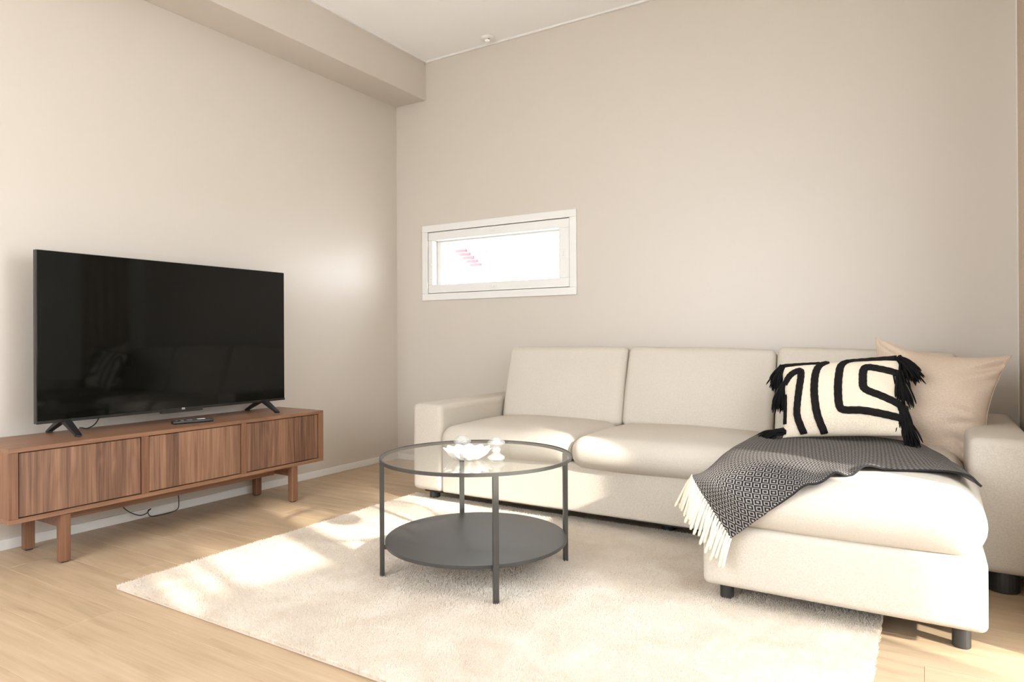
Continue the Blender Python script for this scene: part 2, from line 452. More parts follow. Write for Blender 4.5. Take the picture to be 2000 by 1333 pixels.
o = box('ceiling_beam', 0.0, 0.29, YF, 0.0, 2.6885, ZC, M_wall, None, 0.002); tag(o, 'boxed greige beam running along the top of the wall', None, None, 'structure')
o = box('trim_1', 0.29, 0.304, YF, 0.0, ZC - 0.013, ZC, M_white, None, 0.001); tag(o, 'thin white strip between beam and ceiling', None, None, 'structure')
o = box('trim_2', 0.304, XR, -0.014, 0.0, ZC - 0.013, ZC, M_white, None, 0.001); tag(o, 'thin white strip along top of the sofa wall', None, None, 'structure')
o = box('baseboard_left', 0.0, 0.012, YF, 0.0, 0.0, 0.0446, M_white, None, 0.002); tag(o, 'low white baseboard under the television wall', None, None, 'structure')
o = box('baseboard_back', 0.012, XR, -0.012, 0.0, 0.0, 0.0446, M_white, None, 0.002); tag(o, 'low white baseboard behind the sofa', None, None, 'structure')
o = box('baseboard_right', XR - 0.012, XR, DY1, -0.012, 0.0, 0.0446, M_white, None, 0.002); tag(o, 'low white baseboard beside the terrace door', None, None, 'structure')

# small high window in the back wall
w1 = thing('window_1', ((WX0 + WX1) / 2, 0, WZ0), 'small wide white framed window high above the sofa arm', None, None, 'structure')
cw = 0.05; cd = -0.014
box('casing', WX0, WX1, cd, 0.004, WZ1 - cw, WZ1, M_white, w1, 0.003, 2)
box('casing', WX0, WX1, cd, 0.004, WZ0, WZ0 + cw, M_white, w1, 0.003, 2)
box('casing', WX0, WX0 + cw, cd, 0.004, WZ0 + cw, WZ1 - cw, M_white, w1, 0.003, 2)
box('casing', WX1 - cw, WX1, cd, 0.004, WZ0 + cw, WZ1 - cw, M_white, w1, 0.003, 2)
ax0, ax1, az0, az1 = WX0 + cw, WX1 - cw, WZ0 + cw, WZ1 - cw
g = 0.004; sd0, sd1 = -0.006, 0.05
ix0, ix1, iz0, iz1 = 0.349, 1.400, 1.312, 1.640
sash = box('sash_rail', ax0 + g, ax1 - g, sd0, sd1, iz1, az1 - g, M_white, w1, 0.003, 2)
sash2 = box('sash_rail', ax0 + g, ax1 - g, sd0, sd1, az0 + g, iz0, M_white, w1, 0.003, 2)
stl = box('sash_stile', ax0 + g, ix0, sd0, sd1, iz0, iz1, M_white, w1, 0.003, 2)
str_ = box('sash_stile', ix1, ax1 - g, sd0, sd1, iz0, iz1, M_white, w1, 0.003, 2)
box('outer_frame', WX0 + 0.03, WX1 - 0.03, 0.055, 0.09, WZ0 + 0.03, iz0 + 0.004, M_white, w1, 0)
box('outer_frame', WX0 + 0.03, WX1 - 0.03, 0.055, 0.09, iz1 - 0.012, WZ1 - 0.03, M_white, w1, 0)
box('outer_frame', WX0 + 0.03, ix0 + 0.035, 0.055, 0.09, iz0 + 0.004, iz1 - 0.012, M_white, w1, 0)
box('outer_frame', ix1 + 0.0, WX1 - 0.03, 0.055, 0.09, iz0 + 0.004, iz1 - 0.012, M_white, w1, 0)
box('pane', ix0 - 0.004, ix1 + 0.004, 0.030, 0.034, iz0 - 0.004, iz1 + 0.004, M_pane, w1, 0)
for (zz, par) in (((iz1 + az1) / 2, sash), ((iz0 + az0) / 2 - 0.002, sash2)):
    v, f = join_vf([box_vf(0.858, 0.912, sd0 - 0.0025, sd0, zz - 0.010, zz + 0.010, 0.001),
                    box_vf(0.872, 0.898, sd0 - 0.007, sd0 - 0.002, zz - 0.004, zz + 0.006, 0.0015)])
    mk('latch', v, f, M_white, par)
v, f = join_vf([box_vf(1.424, 1.446, sd0 - 0.0025, sd0, 1.44, 1.50, 0.001), box_vf(1.430, 1.440, sd0 - 0.008, sd0 - 0.002, 1.455, 1.485, 0.0015)])
mk('latch', v, f, M_white, str_)
for zz in (1.465, 1.362):
    v, f = lathe_vf(0, 0, [(0.009, 0), (0.008, 0.004), (0.0, 0.005)], 16)
    v = [(0.335 + a, sd0 - c, zz + b) for a, b, c in v]
    mk('screw_cap', v, f, M_white, stl)
for zz in (1.31, 1.615):
    v, f = tube_vf([(ax0 + 0.001, sd0 - 0.003, zz - 0.022), (ax0 + 0.001, sd0 - 0.003, zz + 0.022)], 0.004, 8)
    mk('hinge', v, f, M_white, stl)

def glazed(name, axis, pos, a0, a1, z0, z1, mull, label, mw=0.035):
    r = thing(name, (pos, (a0 + a1) / 2, z0) if axis == 'x' else ((a0 + a1) / 2, pos, z0), label, None, None, 'structure')
    fw = 0.055
    def B(n, s0, s1, t0, t1, d0=-0.035, d1=0.035, mt=M_white, bev=0.002):
        if axis == 'x': return box(n, pos + d0, pos + d1, s0, s1, t0, t1, mt, r, bev)
        return box(n, s0, s1, pos + d0, pos + d1, t0, t1, mt, r, bev)
    B('frame_rail', a0, a1, z0, z0 + fw); B('frame_rail', a0, a1, z1 - fw, z1)
    B('frame_stile', a0, a0 + fw, z0 + fw, z1 - fw); B('frame_stile', a1 - fw, a1, z0 + fw, z1 - fw)
    edges = [a0 + fw]
    for mpos in mull:
        B('mullion', mpos - mw, mpos + mw, z0 + fw, z1 - fw); edges += [mpos - mw, mpos + mw]
    edges.append(a1 - fw)
    for k in range(0, len(edges), 2): B('pane', edges[k], edges[k + 1], z0 + fw, z1 - fw, -0.003, 0.003, M_pane, 0)
    return r
glazed('door_1', 'x', XR + 0.14, DY0, DY1, 0.0, DZ1, [-2.745], 'white framed glass terrace door with two panes', 0.075)
glazed('window_2', 'y', YF - 0.14, GX0, GX1, GZ0, GZ1, [1.07, 1.88], 'wide three pane garden window')

# curtain panel against the right-hand wall
n = 90; V, F = [], []
for k in range(n + 1):
    t = k / n; yy = -0.175 - 0.45 * t
    xx = 3.8085 + 0.0055 * math.sin(t * 2 * math.pi * 5)
    for zz in (0.02, 1.2, 2.90): V += [(xx, yy, zz), (xx + 0.0012, yy, zz)]
for k in range(n):
    for q in (0, 2):
        a, b = k * 6 + q, (k + 1) * 6 + q
        F += [[a, b, b + 2, a + 2], [a + 1, a + 3, b + 3, b + 1]]
    F += [[k * 6 + 4, (k + 1) * 6 + 4, (k + 1) * 6 + 5, k * 6 + 5], [k * 6, k * 6 + 1, (k + 1) * 6 + 1, (k + 1) * 6]]
cu = thing('curtain', (3.808, -0.40, 0.02), 'sand coloured curtain hanging flat beside the right sofa arm', 'curtain')
mk('cloth', V, F, M_curtain, cu, True)
box('rail', 3.80, 3.82, -0.65, -0.16, 2.90, 2.92, M_white, cu, 0.002)

# ceiling sensor
cs = thing('ceiling_sensor', (0.905, -0.095, ZC - 0.03), 'small round white sensor on the ceiling near the wall', 'sensor')
v, f = lathe_vf(0.905, -0.095, [(0.048, ZC), (0.050, ZC - 0.006), (0.047, ZC - 0.014), (0.036, ZC - 0.019), (0.02, ZC - 0.020)], 32); mk('housing', v, f, M_white, cs, True)
v, f = lathe_vf(0.905, -0.095, [(0.019, ZC - 0.018), (0.018, ZC - 0.027), (0.010, ZC - 0.031), (0.0, ZC - 0.032)], 24); mk('lens', v, f, M_ceil, cs, True)
box('test_button', 0.925, 0.935, -0.118, -0.108, ZC - 0.021, ZC - 0.014, M_grey, cs, 0.001)

# ------------------------------------------------------------------ outdoors (gives the light its shape)
o = box('ground', -14, 18, -16, 22, -0.25, -0.13, M_paving, None, 0); tag(o, 'pale paving and ground outside', None, None, 'structure')
fn = thing('sun_blocker_fence', (5.0, -3.4, -0.13), 'pale board fence added outside to shape the sunlight', 'fence')  # unseen fence, added so its board heights shape the sun patches indoors
yy = -2.36
while yy > -5.2:
    box('fence_board', 5.0, 5.022, yy - 0.118, yy, -0.10, 1.76 + 0.03 * math.sin(yy * 5), M_fence, fn, 0.002); yy -= 0.12
yy = -2.12  # lower boards added to keep direct sun off the chaise front
while yy > -2.34:
    box('fence_board', 5.0, 5.022, yy - 0.118, yy, -0.10, 1.46, M_fence, fn, 0.002); yy -= 0.12
for py_ in (-2.40, -3.7, -5.1): box('fence_post', 5.022, 5.10, py_ - 0.04, py_ + 0.04, -0.13, 1.45, M_fence, fn, 0.003)
box('fence_rail', 5.022, 5.05, -5.2, -2.13, 0.4, 0.48, M_fence, fn, 0.003); box('fence_rail', 5.022, 5.05, -5.2, -2.13, 1.2, 1.28, M_fence, fn, 0.003)
for py_ in (-3.55, -3.69): box('fence_post', 4.97, 5.0, py_ - 0.024, py_ + 0.024, 1.0, 2.3, M_fence, fn, 0.003)  # tall posts added to throw narrow shadow bands on the rug
# unseen trees added so their crowns cut off the sun above the fence
def leaf_cloud(name, centres, n, size, parent):
    V, F = [], []
    for k in range(n):
        c, rad = centres[k % len(centres)]
        d = rng.normal(size=3); d /= np.linalg.norm(d); d = np.sign(d) * np.abs(d) ** 0.45; p = np.array(c) + d * np.array(rad) * rng.uniform(0.2, 1) ** 0.5
        a = rng.normal(size=3); a /= np.linalg.norm(a); b = np.cross(a, rng.normal(size=3)); b /= np.linalg.norm(b)
        s = size * rng.uniform(0.6, 1.3); i0 = len(V)
        V += [p - a * s, p + b * s * 0.45, p + a * s, p - b * s * 0.45]; F.append([i0, i0 + 1, i0 + 2, i0 + 3])
    o = mk(name, V, F, M_leaf, parent); o['kind'] = 'stuff'; return o
M_bark = plain('bark', (0.12, 0.09, 0.06), 0.9)
for (yc, hw, lbl) in ((-3.95, 0.58, 'round crowned tree added to block the sun, nearest the house'), (-5.20, 0.60, 'round crowned tree added to block the sun, farthest from the house')):
    tr = thing('sun_blocker_tree', (9.8, yc, -0.13), lbl, 'tree', 'trees added to block the sun')
    v, f = tube_vf([(9.8, yc, -0.13), (9.82, yc + 0.02, 2.0), (9.8, yc, 4.9)], [0.06, 0.05, 0.03], 8); mk('trunk', v, f, M_bark, tr)
    leaf_cloud('foliage', [((9.8, yc, 4.96), (0.5, hw, 0.55))], 8000, 0.06, tr)
# neighbouring house seen through the small window
nh = thing('neighbour_house', (-7.2, 12.3, -0.13), 'pale neighbouring house with red cladding seen through the small window', 'house')
box('wall', -11.5, -3.0, 12.2, 16.0, -0.13, 4.2, M_snow, nh, 0)
V = [(-10.3, 12.0, 4.9), (-5.6, 12.0, 2.2), (-5.6, 16.2, 2.2), (-10.3, 16.2, 4.9), (-10.3, 12.0, 5.05), (-5.6, 12.0, 2.35), (-5.6, 16.2, 2.35), (-10.3, 16.2, 5.05)]
mk('roof', V, [[3, 2, 1, 0], [4, 5, 6, 7], [0, 1, 5, 4], [1, 2, 6, 5], [2, 3, 7, 6], [3, 0, 4, 7]], M_snow, nh)
M_hw = plain('dark_house_glass', (0.10, 0.10, 0.105), 0.3)
for (xa, za) in ((-7.42, 3.40), (-6.15, 3.28), (-5.28, 2.95), (-5.36, 2.85)): box('window', xa - 0.10, xa + 0.10, 12.1, 12.2, za - 0.03, za + 0.03, M_hw, nh, 0)
for k in range(5):
    z0 = 2.98 + k * 0.11; xs = -7.52 - k * 0.13
    box('siding_board', xs - 0.36, xs + 0.02, 12.1, 12.16, z0, z0 + 0.075, M_red, nh, 0)

# ------------------------------------------------------------------ rug
RX0, RX1, RY0, RY1 = 0.905, 3.338, -2.592, -0.868
rug = box('rug', RX0 + 0.006, RX1 - 0.006, RY0 + 0.006, RY1 - 0.006, 0.001, 0.0165, M_rug, None, 0.002)
tag(rug, 'large ivory shaggy rug under the coffee table', 'rug')
NT = 340000
bx = rng.uniform(RX0 + 0.004, RX1 - 0.004, NT); by = rng.uniform(RY0 + 0.004, RY1 - 0.004, NT)
nap = 0.9 * np.sin(bx * 3.1 + 1.7 * np.sin(by * 2.3)) + 1.2 * np.sin(by * 4.2 + bx * 1.3)
ang = nap + rng.normal(0, 0.9, NT); hh = rng.uniform(0.010, 0.0155, NT); lean = rng.uniform(0.002, 0.009, NT)
edge = np.minimum(np.minimum(bx - RX0, RX1 - bx), np.minimum(by - RY0, RY1 - by)); hh *= np.clip(0.85 + edge / 0.05, 0.85, 1)
wa = rng.uniform(0, math.pi, NT); ww = rng.uniform(0.0016, 0.0027, NT)
tipx, tipy = bx + lean * np.cos(ang), by + lean * np.sin(ang)
Vr = np.empty((NT * 6, 3)); zb = 0.009
for s in range(2):
    a = wa + s * math.pi / 2
    Vr[s * 3 + 0::6] = np.stack([bx - ww * np.cos(a), by - ww * np.sin(a), np.full(NT, zb)], 1)
    Vr[s * 3 + 1::6] = np.stack([bx + ww * np.cos(a), by + ww * np.sin(a), np.full(NT, zb)], 1)
    Vr[s * 3 + 2::6] = np.stack([tipx, tipy, zb + hh], 1)
me = bpy.data.meshes.new('pile'); ro = np.array(WLOC[rug.name])
me.vertices.add(len(Vr)); me.vertices.foreach_set('co', (Vr - ro).astype(np.float32).ravel())
me.loops.add(len(Vr)); me.loops.foreach_set('vertex_index', np.arange(len(Vr), dtype=np.int32))
me.polygons.add(NT * 2); me.polygons.foreach_set('loop_start', np.arange(0, len(Vr), 3, dtype=np.int32))
me.polygons.foreach_set('loop_total', np.full(NT * 2, 3, dtype=np.int32))
me.update(calc_edges=True); me.materials.append(M_rug)
pile = bpy.data.objects.new('pile', me); COL.objects.link(pile); pile.parent = rug; pile['kind'] = 'stuff'
RT = 0.017   # height at which things stand in the pile

# ------------------------------------------------------------------ TV bench
bx0, bx1, by0, by1, bz0, bz1 = 0.0277, 0.4277, -2.739, -1.139, 0.2033, 0.5
tb = thing('tv_bench', (0.228, -1.939, 0), 'long low walnut tv bench with three doors', 'tv bench')
T = 0.0185
box('top_panel', bx0, bx1, by0, by1, bz1 - T, bz1, M_wal_y, tb, 0.0012)
box('bottom_panel', bx0, bx1, by0, by1, bz0, bz0 + T, M_wal_y, tb, 0.0012)
box('side_panel', bx0, bx1, by0, by0 + 0.035, bz0 + T, bz1 - T, M_wal_z, tb, 0.001)
box('side_panel', bx0, bx1, by1 - 0.035, by1, bz0 + T, bz1 - T, M_wal_z, tb, 0.001)
for (a, b) in ((-2.2165, -2.1835), (-1.6945, -1.6640)): box('divider', bx0 + 0.01, bx1, a, b, bz0 + T, bz1 - T, M_wal_z, tb, 0.001)
box('back_panel', bx0, bx0 + 0.006, by0 + 0.035, by1 - 0.035, bz0 + T, bz1 - T, M_wal_y, tb, 0)
for (a, b) in ((-2.704, -2.2165), (-2.1835, -1.6945), (-1.6640, -1.174)):
    gp = 0.0038
    box('door', bx1 - 0.024, bx1 - 0.0055, a + gp, b - gp, bz0 + T + gp, bz1 - T - gp, M_wal_door, tb, 0.001, origin=(bx1, a, bz0))
for ya in (-2.550, -1.362):
    for xa in (0.382, 0.070):
        lg = box('leg', xa, xa + 0.036, ya, ya + 0.041, 0.004, bz0, M_wal_z, tb, 0.004, 2, origin=(xa, ya, 0))
        box('floor_glide', xa + 0.006, xa + 0.030, ya + 0.006, ya + 0.035, 0.0, 0.005, M_black, lg, 0.001)
    box('cross_rail', 0.106, 0.382, ya + 0.008, ya + 0.033, 0.145, bz0, M_wal_y, tb, 0.002)
box('long_rail', 0.235, 0.260, -2.517, -1.354, 0.140, bz0, M_wal_y, tb, 0.002)

# ------------------------------------------------------------------ television
tx = 0.205; ty0, ty1, tz0, tz1 = -2.545, -1.232, 0.559, 1.3145
tv = thing('television', (0.18, -1.888, 0.5), 'large black flat television standing on the walnut bench', 'television')
box('casing', tx - 0.030, tx - 0.004, ty0, ty1, tz0, tz1, M_bezel, tv, 0.003, 2)
box('rear_housing', tx - 0.075, tx - 0.030, ty0 + 0.16, ty1 - 0.16, tz0 + 0.03, tz0 + 0.46, M_bezel, tv, 0.012, 3)
box('screen', tx - 0.0042, tx - 0.0015, ty0 + 0.003, ty1 - 0.003, tz0 + 0.013, tz1 - 0.003, M_screen, tv, 0.0004)
bez = box('bottom_bezel', tx - 0.0042, tx, ty0, ty1, tz0, tz0 + 0.0125, M_bezel, tv, 0.001)
sb = box('sensor_bar', tx - 0.028, tx + 0.001, -1.985, -1.765, tz0 - 0.010, tz0 + 0.002, M_black, tv, 0.002)
# small two-letter maker's mark in the middle of the lower edge
mz = tz0 + 0.003; my = -1.8825
mm = []
for (a, b, c, d) in ((0, 0.0022, 0, 0.010), (0.0045, 0.0067, 0, 0.007), (0.009, 0.0112, 0, 0.010), (0.002, 0.0095, 0.0080, 0.010), (0.0135, 0.0157, 0, 0.010)):
    mm.append(box_vf(tx, tx + 0.0008, my + a, my + b, mz + c, mz + d, 0))
v, f = join_vf(mm); mk('maker_mark', v, f, M_silver, bez)
def tv_foot(yc):
    # a forked foot: two splayed flat bars meeting under the screen
    parts = []
    for (xe, ye) in ((0.045, yc), (0.305, yc)):
        xm = 0.180; A = np.array([xm, yc, 0.572]); Bp = np.array([xe, ye, 0.507])
        d = Bp - A; d /= np.linalg.norm(d); nrm = np.cross(d, [0, 1, 0]); nrm /= np.linalg.norm(nrm); side = np.array([0, 1, 0])
        V = []
        for (P, hw, ht) in ((A, 0.017, 0.011), (Bp, 0.012, 0.005)):
            for (s, t) in ((-1, -1), (1, -1), (1, 1), (-1, 1)): V.append(tuple(P + side * s * hw + nrm * t * ht))
        parts.append((V, [[0, 1, 2, 3][::-1], [4, 5, 6, 7], [0, 1, 5, 4], [1, 2, 6, 5], [2, 3, 7, 6], [3, 0, 4, 7]]))
        parts.append(box_vf(xe - 0.012, xe + 0.012, yc - 0.011, yc + 0.011, 0.5, 0.509, 0.002))
    parts.append(box_vf(0.165, 0.195, yc - 0.02, yc + 0.02, 0.555, 0.585, 0.003))
    v, f = join_vf(parts); mk('stand_foot', v, f, M_black, tv)
tv_foot(-2.426); tv_foot(-1.372)
v, f = tube_vf(catmull([(0.15, -2.24, 0.60), (0.12, -2.26, 0.53), (0.075, -2.275, 0.5035), (0.040, -2.28, 0.5035), (0.022, -2.285, 0.5035)], 8), 0.0028, 8)
mk('power_cord', v, f, M_cable, tv, True)
v, f = tube_vf(catmull([(0.018, -2.16, 0.30), (0.022, -2.10, 0.12), (0.040, -2.075, 0.066), (0.050, -2.02, 0.030), (0.052, -1.985, 0.030), (0.050, -1.967, 0.043), (0.047, -1.955, 0.048), (0.046, -1.968, 0.044), (0.050, -1.972, 0.030), (0.052, -1.955, 0.010), (0.052, -1.90, 0.006), (0.050, -1.84, 0.008), (0.047, -1.808, 0.018), (0.045, -1.802, 0.05), (0.043, -1.803, 0.085), (0.020, -1.80, 0.17), (0.018, -1.80, 0.30)], 6), 0.0024, 8)
o = mk('cable', v, f, M_cable, None, True); tag(o, 'thin dark cable looping below the walnut bench', 'cable')

# remote control
rc = thing('remote_control', (0.28, -1.89, 0.5), 'slim black remote control lying on the bench top', 'remote control')
def rm(V):
    V = np.array(V); a = math.radians(-16); c, s = math.cos(a), math.sin(a); x, y = V[:, 0], V[:, 1]
    return np.stack([0.30 + c * x - s * y, -1.885 + s * x + c * y, 0.5 + V[:, 2]], 1)
v, f = box_vf(-0.020, 0.020, -0.098, 0.098, 0.0, 0.017, 0.006, 3); rbody = mk('body', rm(v), f, M_black, rc)
for (x, y, w, h) in ((0, -0.077, 0.006, 0.006), (-0.010, -0.052, 0.004, 0.006), (0.010, -0.052, 0.004, 0.006), (0, -0.052, 0.004, 0.006)):
    v, f = box_vf(x - w, x + w, y - h, y + h, 0.0165, 0.0185, 0.0008); mk('button', rm(v), f, M_grey, rbody)
v, f = lathe_vf(0, -0.015, [(0.015, 0.0165), (0.015, 0.0187), (0.012, 0.019), (0.0, 0.0186)], 24); mk('navigation_ring', rm(v), f, M_grey, rbody)
for x in (-0.010, 0.002): 
    v, f = box_vf(x - 0.001, x + 0.009, 0.022, 0.058, 0.0165, 0.0184, 0.0008); mk('white_bar', rm(v), f, M_white_bar, rbody)  # two raised white bars along the remote

# ------------------------------------------------------------------ coffee table
tcx, tcy, tz, tr_ = 1.946, -1.749, 0.4645, 0.375
ct = thing('coffee_table', (tcx, tcy, RT - 0.003), 'round coffee table with glass top and dark lower shelf', 'coffee table')
v, f = lathe_vf(tcx, tcy, [(tr_ - 0.0035, tz - 0.013), (tr_, tz - 0.013), (tr_, tz), (tr_ - 0.0035, tz), (tr_ - 0.0035, tz - 0.009), (tr_ - 0.012, tz - 0.009), (tr_ - 0.012, tz - 0.013), (tr_ - 0.0035, tz - 0.013)], 128)
mk('top_ring', v, f[:128 * 7], M_metal, ct)
v, f = lathe_vf(tcx, tcy, [(0.0, tz - 0.0015), (tr_ - 0.0045, tz - 0.0015)], 128); f = [q for q in f if len(set(q)) == 4 and len(q) == 4]
mk('glass_top', v, f, M_top, ct)
sz, sr = 0.1445, 0.3545
v, f = lathe_vf(tcx, tcy, [(sr - 0.001, sz - 0.013), (sr, sz - 0.012), (sr, sz - 0.001), (sr - 0.001, sz)], 128)
mk('shelf', v, f, M_shelf, ct)
for k in range(4):
    a = math.radians(45 + 90 * k)
    c, s = math.cos(a), math.sin(a)
    def place(V, c=c, s=s): V = np.array(V); return np.stack([tcx + c * V[:, 0] - s * V[:, 1], tcy + s * V[:, 0] + c * V[:, 1], V[:, 2]], 1)
    v, f = box_vf(tr_ - 0.0175, tr_ - 0.0005, -0.0100, 0.0100, RT - 0.003, tz - 0.012, 0.0010); lg = mk('leg', place(v), f, M_metal, ct)
    v, f = box_vf(sr - 0.030, tr_ - 0.016, -0.009, 0.009, sz - 0.025, sz - 0.0125, 0.0006); mk('shelf_bracket', place(v), f, M_metal, lg)

# bowl and candle holders on the glass
bz = tz + 0.0005; bxc, byc = 1.966, -1.836
out = [(0.040, 0.0), (0.056, 0.001), (0.058, 0.004), (0.066, 0.009), (0.075, 0.018), (0.081, 0.028), (0.089, 0.037)]
inn = [(0.0865, 0.0375), (0.078, 0.030), (0.071, 0.019), (0.061, 0.011), (0.045, 0.007), (0.0, 0.006)]
prof = [(r, bz + z) for r, z in out + inn]
amp = [0, 0, 0.001, 0.003, 0.005, 0.006, 0.007, 0.007, 0.006, 0.005, 0.003, 0.001, 0]
zam = [0] * 5 + [0.001, 0.003, 0.003, 0.001] + [0] * 4
v, f = lathe_vf(bxc, byc, prof, 120, 12, amp, zam)
o = mk('bowl', v, f, M_ceramic, None, True); tag(o, 'small scalloped white ceramic bowl on the glass table', 'bowl')
def holder(x, y, prof, name, label):
    v, f = lathe_vf(x, y, [(r, bz + z) for r, z in prof], 48)
    o = mk(name, v, f, M_cglass, None, True)
    return tag(o, label, 'candle holder', 'glass candle holders on the coffee table')
tall = [(0.0, 0.0), (0.024, 0.0), (0.031, 0.005), (0.033, 0.011), (0.030, 0.017), (0.017, 0.024), (0.013, 0.031), (0.017, 0.037), (0.016, 0.043), (0.013, 0.048), (0.019, 0.054), (0.030, 0.060), (0.033, 0.066), (0.030, 0.072), (0.021, 0.077), (0.016, 0.083), (0.0125, 0.083), (0.0115, 0.060), (0.0, 0.058)]
holder(2.088, -1.822, tall, 'candle_holder', 'taller clear glass candle holder right of the white bowl')
low = [(0.0, 0.0), (0.026, 0.0), (0.032, 0.006), (0.029, 0.014), (0.020, 0.022), (0.021, 0.030), (0.032, 0.036), (0.036, 0.043), (0.033, 0.050), (0.022, 0.057), (0.018, 0.064), (0.014, 0.064), (0.013, 0.042), (0.0, 0.040)]
holder(1.868, -1.735, low, 'candle_holder', 'shorter clear glass candle holder behind the white bowl')

# ------------------------------------------------------------------ sofa
sf = thing('sectional_sofa', (2.39, -0.7, 0), 'off white fabric corner sofa with chaise along the back wall', 'sofa')
B0 = 0.076
soft('armrest', (0.988, 1.192, -1.0, -0.03, B0, 0.553), 0.028, M_sofa, sf, (0.004, 0.004, 0.004), 0.6, 8)
soft('armrest', (3.584, 3.786, -1.0, -0.03, B0, 0.553), 0.030, M_sofa, sf, (0.003, 0.004, 0.006), 0.6, 8)
soft('seat_base', (1.192, 2.795, -0.998, -0.22, B0, 0.315), 0.014, M_sofa, sf, (0, 0.003, 0), 0.6, 10)
soft('back_frame', (1.192, 3.584, -0.22, -0.03, B0, 0.56), 0.025, M_sofa, sf)
soft('seat_cushion', (1.196, 1.983, -1.030, -0.26, 0.300, 0.436), 0.062, M_sofa, sf, (0.002, 0.012, 0.026), 0.55, 14, None, 0.003, 1)
soft('seat_cushion', (1.988, 2.796, -1.035, -0.26, 0.297, 0.434), 0.062, M_sofa, sf, (0.002, 0.012, 0.028), 0.55, 14, None, 0.003, 2)
def lean_back(ang, dz=0.0, roll=0.0, cx=0.0):
    def fx(V):
        V = rot_x(V, ang, -0.42, 0.43); V[:, 2] += dz + roll * (V[:, 0] - cx); return V
    return fx
soft('back_cushion', (1.206, 1.996, -0.42, -0.24, 0.425, 0.885), 0.034, M_sofa, sf, (0.004, 0.035, 0.004), 0.6, 14, lean_back(math.radians(-15), 0.0, 0.006, 1.6), 0.004, 3)
soft('back_cushion', (2.003, 2.800, -0.42, -0.24, 0.425, 0.885), 0.034, M_sofa, sf, (0.004, 0.035, 0.004), 0.6, 14, lean_back(math.radians(-15), 0.0, -0.022, 2.3), 0.004, 4)
soft('back_cushion', (2.808, 3.578, -0.42, -0.24, 0.425, 0.885), 0.034, M_sofa, sf, (0.002, 0.035, 0.004), 0.6, 14, lean_back(math.radians(-15), -0.005, -0.030, 3.1), 0.004, 5)
# chaise: it widens in front of the armrest
def widen(V):
    V = np.array(V); fr = np.clip((-1.03 - V[:, 1]) / 0.03, 0, 1); k = np.clip((V[:, 0] - 2.8) / 0.78, 0, 1)
    V[:, 0] += fr * k * 0.024; return V
soft('chaise_base', (2.798, 3.581, -1.620, -0.23, B0, 0.286), 0.022, M_sofa, sf, (0, 0.005, 0), 0.6, 14, widen)
chaise = soft('chaise_cushion', (2.800, 3.582, -1.632, -0.26, 0.276, 0.448), 0.082, M_sofa, sf, (0.008, 0.012, 0.030), 0.5, 18, widen, 0.003, 6)
box('under_shade_box', 1.02, 3.76, -0.93, -0.06, 0.052, B0 + 0.004, M_black, sf, 0.002)  # black box standing in for the shade in the gap beneath the sofa
box('under_shade_box', 2.84, 3.54, -1.56, -0.93, 0.066, B0 + 0.004, M_black, sf, 0.002)  # same dark filler for the shade beneath the chaise
for (x, y, r, z0) in ((1.07, -0.90, 0.030, RT), (2.40, -0.80, 0.030, 0.0), (1.08, -0.12, 0.03, 0.0), (3.69, -0.92, 0.050, 0.0), (3.70, -0.12, 0.03, 0.0), (2.862, -1.540, 0.0235, RT), (3.543, -1.528, 0.0245, 0.0)):
    v, f = lathe_vf(x, y, [(r * 0.94, z0), (r, z0 + 0.003), (r, B0 + 0.01)], 28); mk('foot', v, f, M_foot, sf, False)

# ------------------------------------------------------------------ pillows
def pillow_fn(Wd, Hd, T, centre, X, Y, pinch=0.06, seed=0, wr=0.004, expo=0.55, creases=()):
    """returns P(u,v,side): plump pillow, u,v in [-1,1]; X = width axis, Y = height axis"""
    X = np.array(X, float); X /= np.linalg.norm(X); Y = np.array(Y, float); Y -= X * (X @ Y); Y /= np.linalg.norm(Y); Nn = np.cross(X, Y)
    rs = np.random.default_rng(seed); ks = rs.normal(size=(9, 2)) * 3.4; ph = rs.uniform(0, 6.28, 9)
    def P(u, v, side=1.0):
        uu = u * (1 - pinch * (1 - v * v)); vv = v * (1 - pinch * (1 - u * u))
        th = max(0.0, (1 - u * u)) ** expo * max(0.0, (1 - v * v)) ** expo
        w = sum(math.sin(k[0] * u + k[1] * v + p) for k, p in zip(ks, ph)) * wr / 3 * min(1, 3 * (1 - max(abs(u), abs(v))) + 0.25)
        for (a0, b0, a1, b1, wid, dep) in creases:
            dx, dy = a1 - a0, b1 - b0; t = min(1.0, max(0.0, ((u - a0) * dx + (v - b0) * dy) / (dx * dx + dy * dy)))
            q = math.hypot(u - a0 - t * dx, v - b0 - t * dy) / wid
            w += dep * (1 - t) ** 0.7 * (math.exp(-q * q) - 0.55 * math.exp(-(q - 1.9) ** 2)) * (1.0 if side > 0 else 0.2)
        return np.array(centre) + X * uu * Wd / 2 + Y * vv * Hd / 2 + Nn * (side * T / 2 * th + w)
    return P, Nn
def pillow_mesh(P, n=36):
    t = np.sin(np.linspace(-math.pi / 2, math.pi / 2, n + 1)); V, F = [], []
    for s in (1, -1):
        o0 = len(V)
        for a in t:
            for b in t: V.append(P(a, b, s))
        for i in range(n):
            for j in range(n):
                q = [o0 + i * (n + 1) + j, o0 + (i + 1) * (n + 1) + j, o0 + (i + 1) * (n + 1) + j + 1, o0 + i * (n + 1) + j + 1]
                F.append(q if s > 0 else q[::-1])
    bm = bmesh.new(); vs = [bm.verts.new(p) for p in V]
    for q in F: bm.faces.new([vs[k] for k in q])
    bmesh.ops.remove_doubles(bm, verts=bm.verts[:], dist=1e-5)
    return bm_arrays(bm)

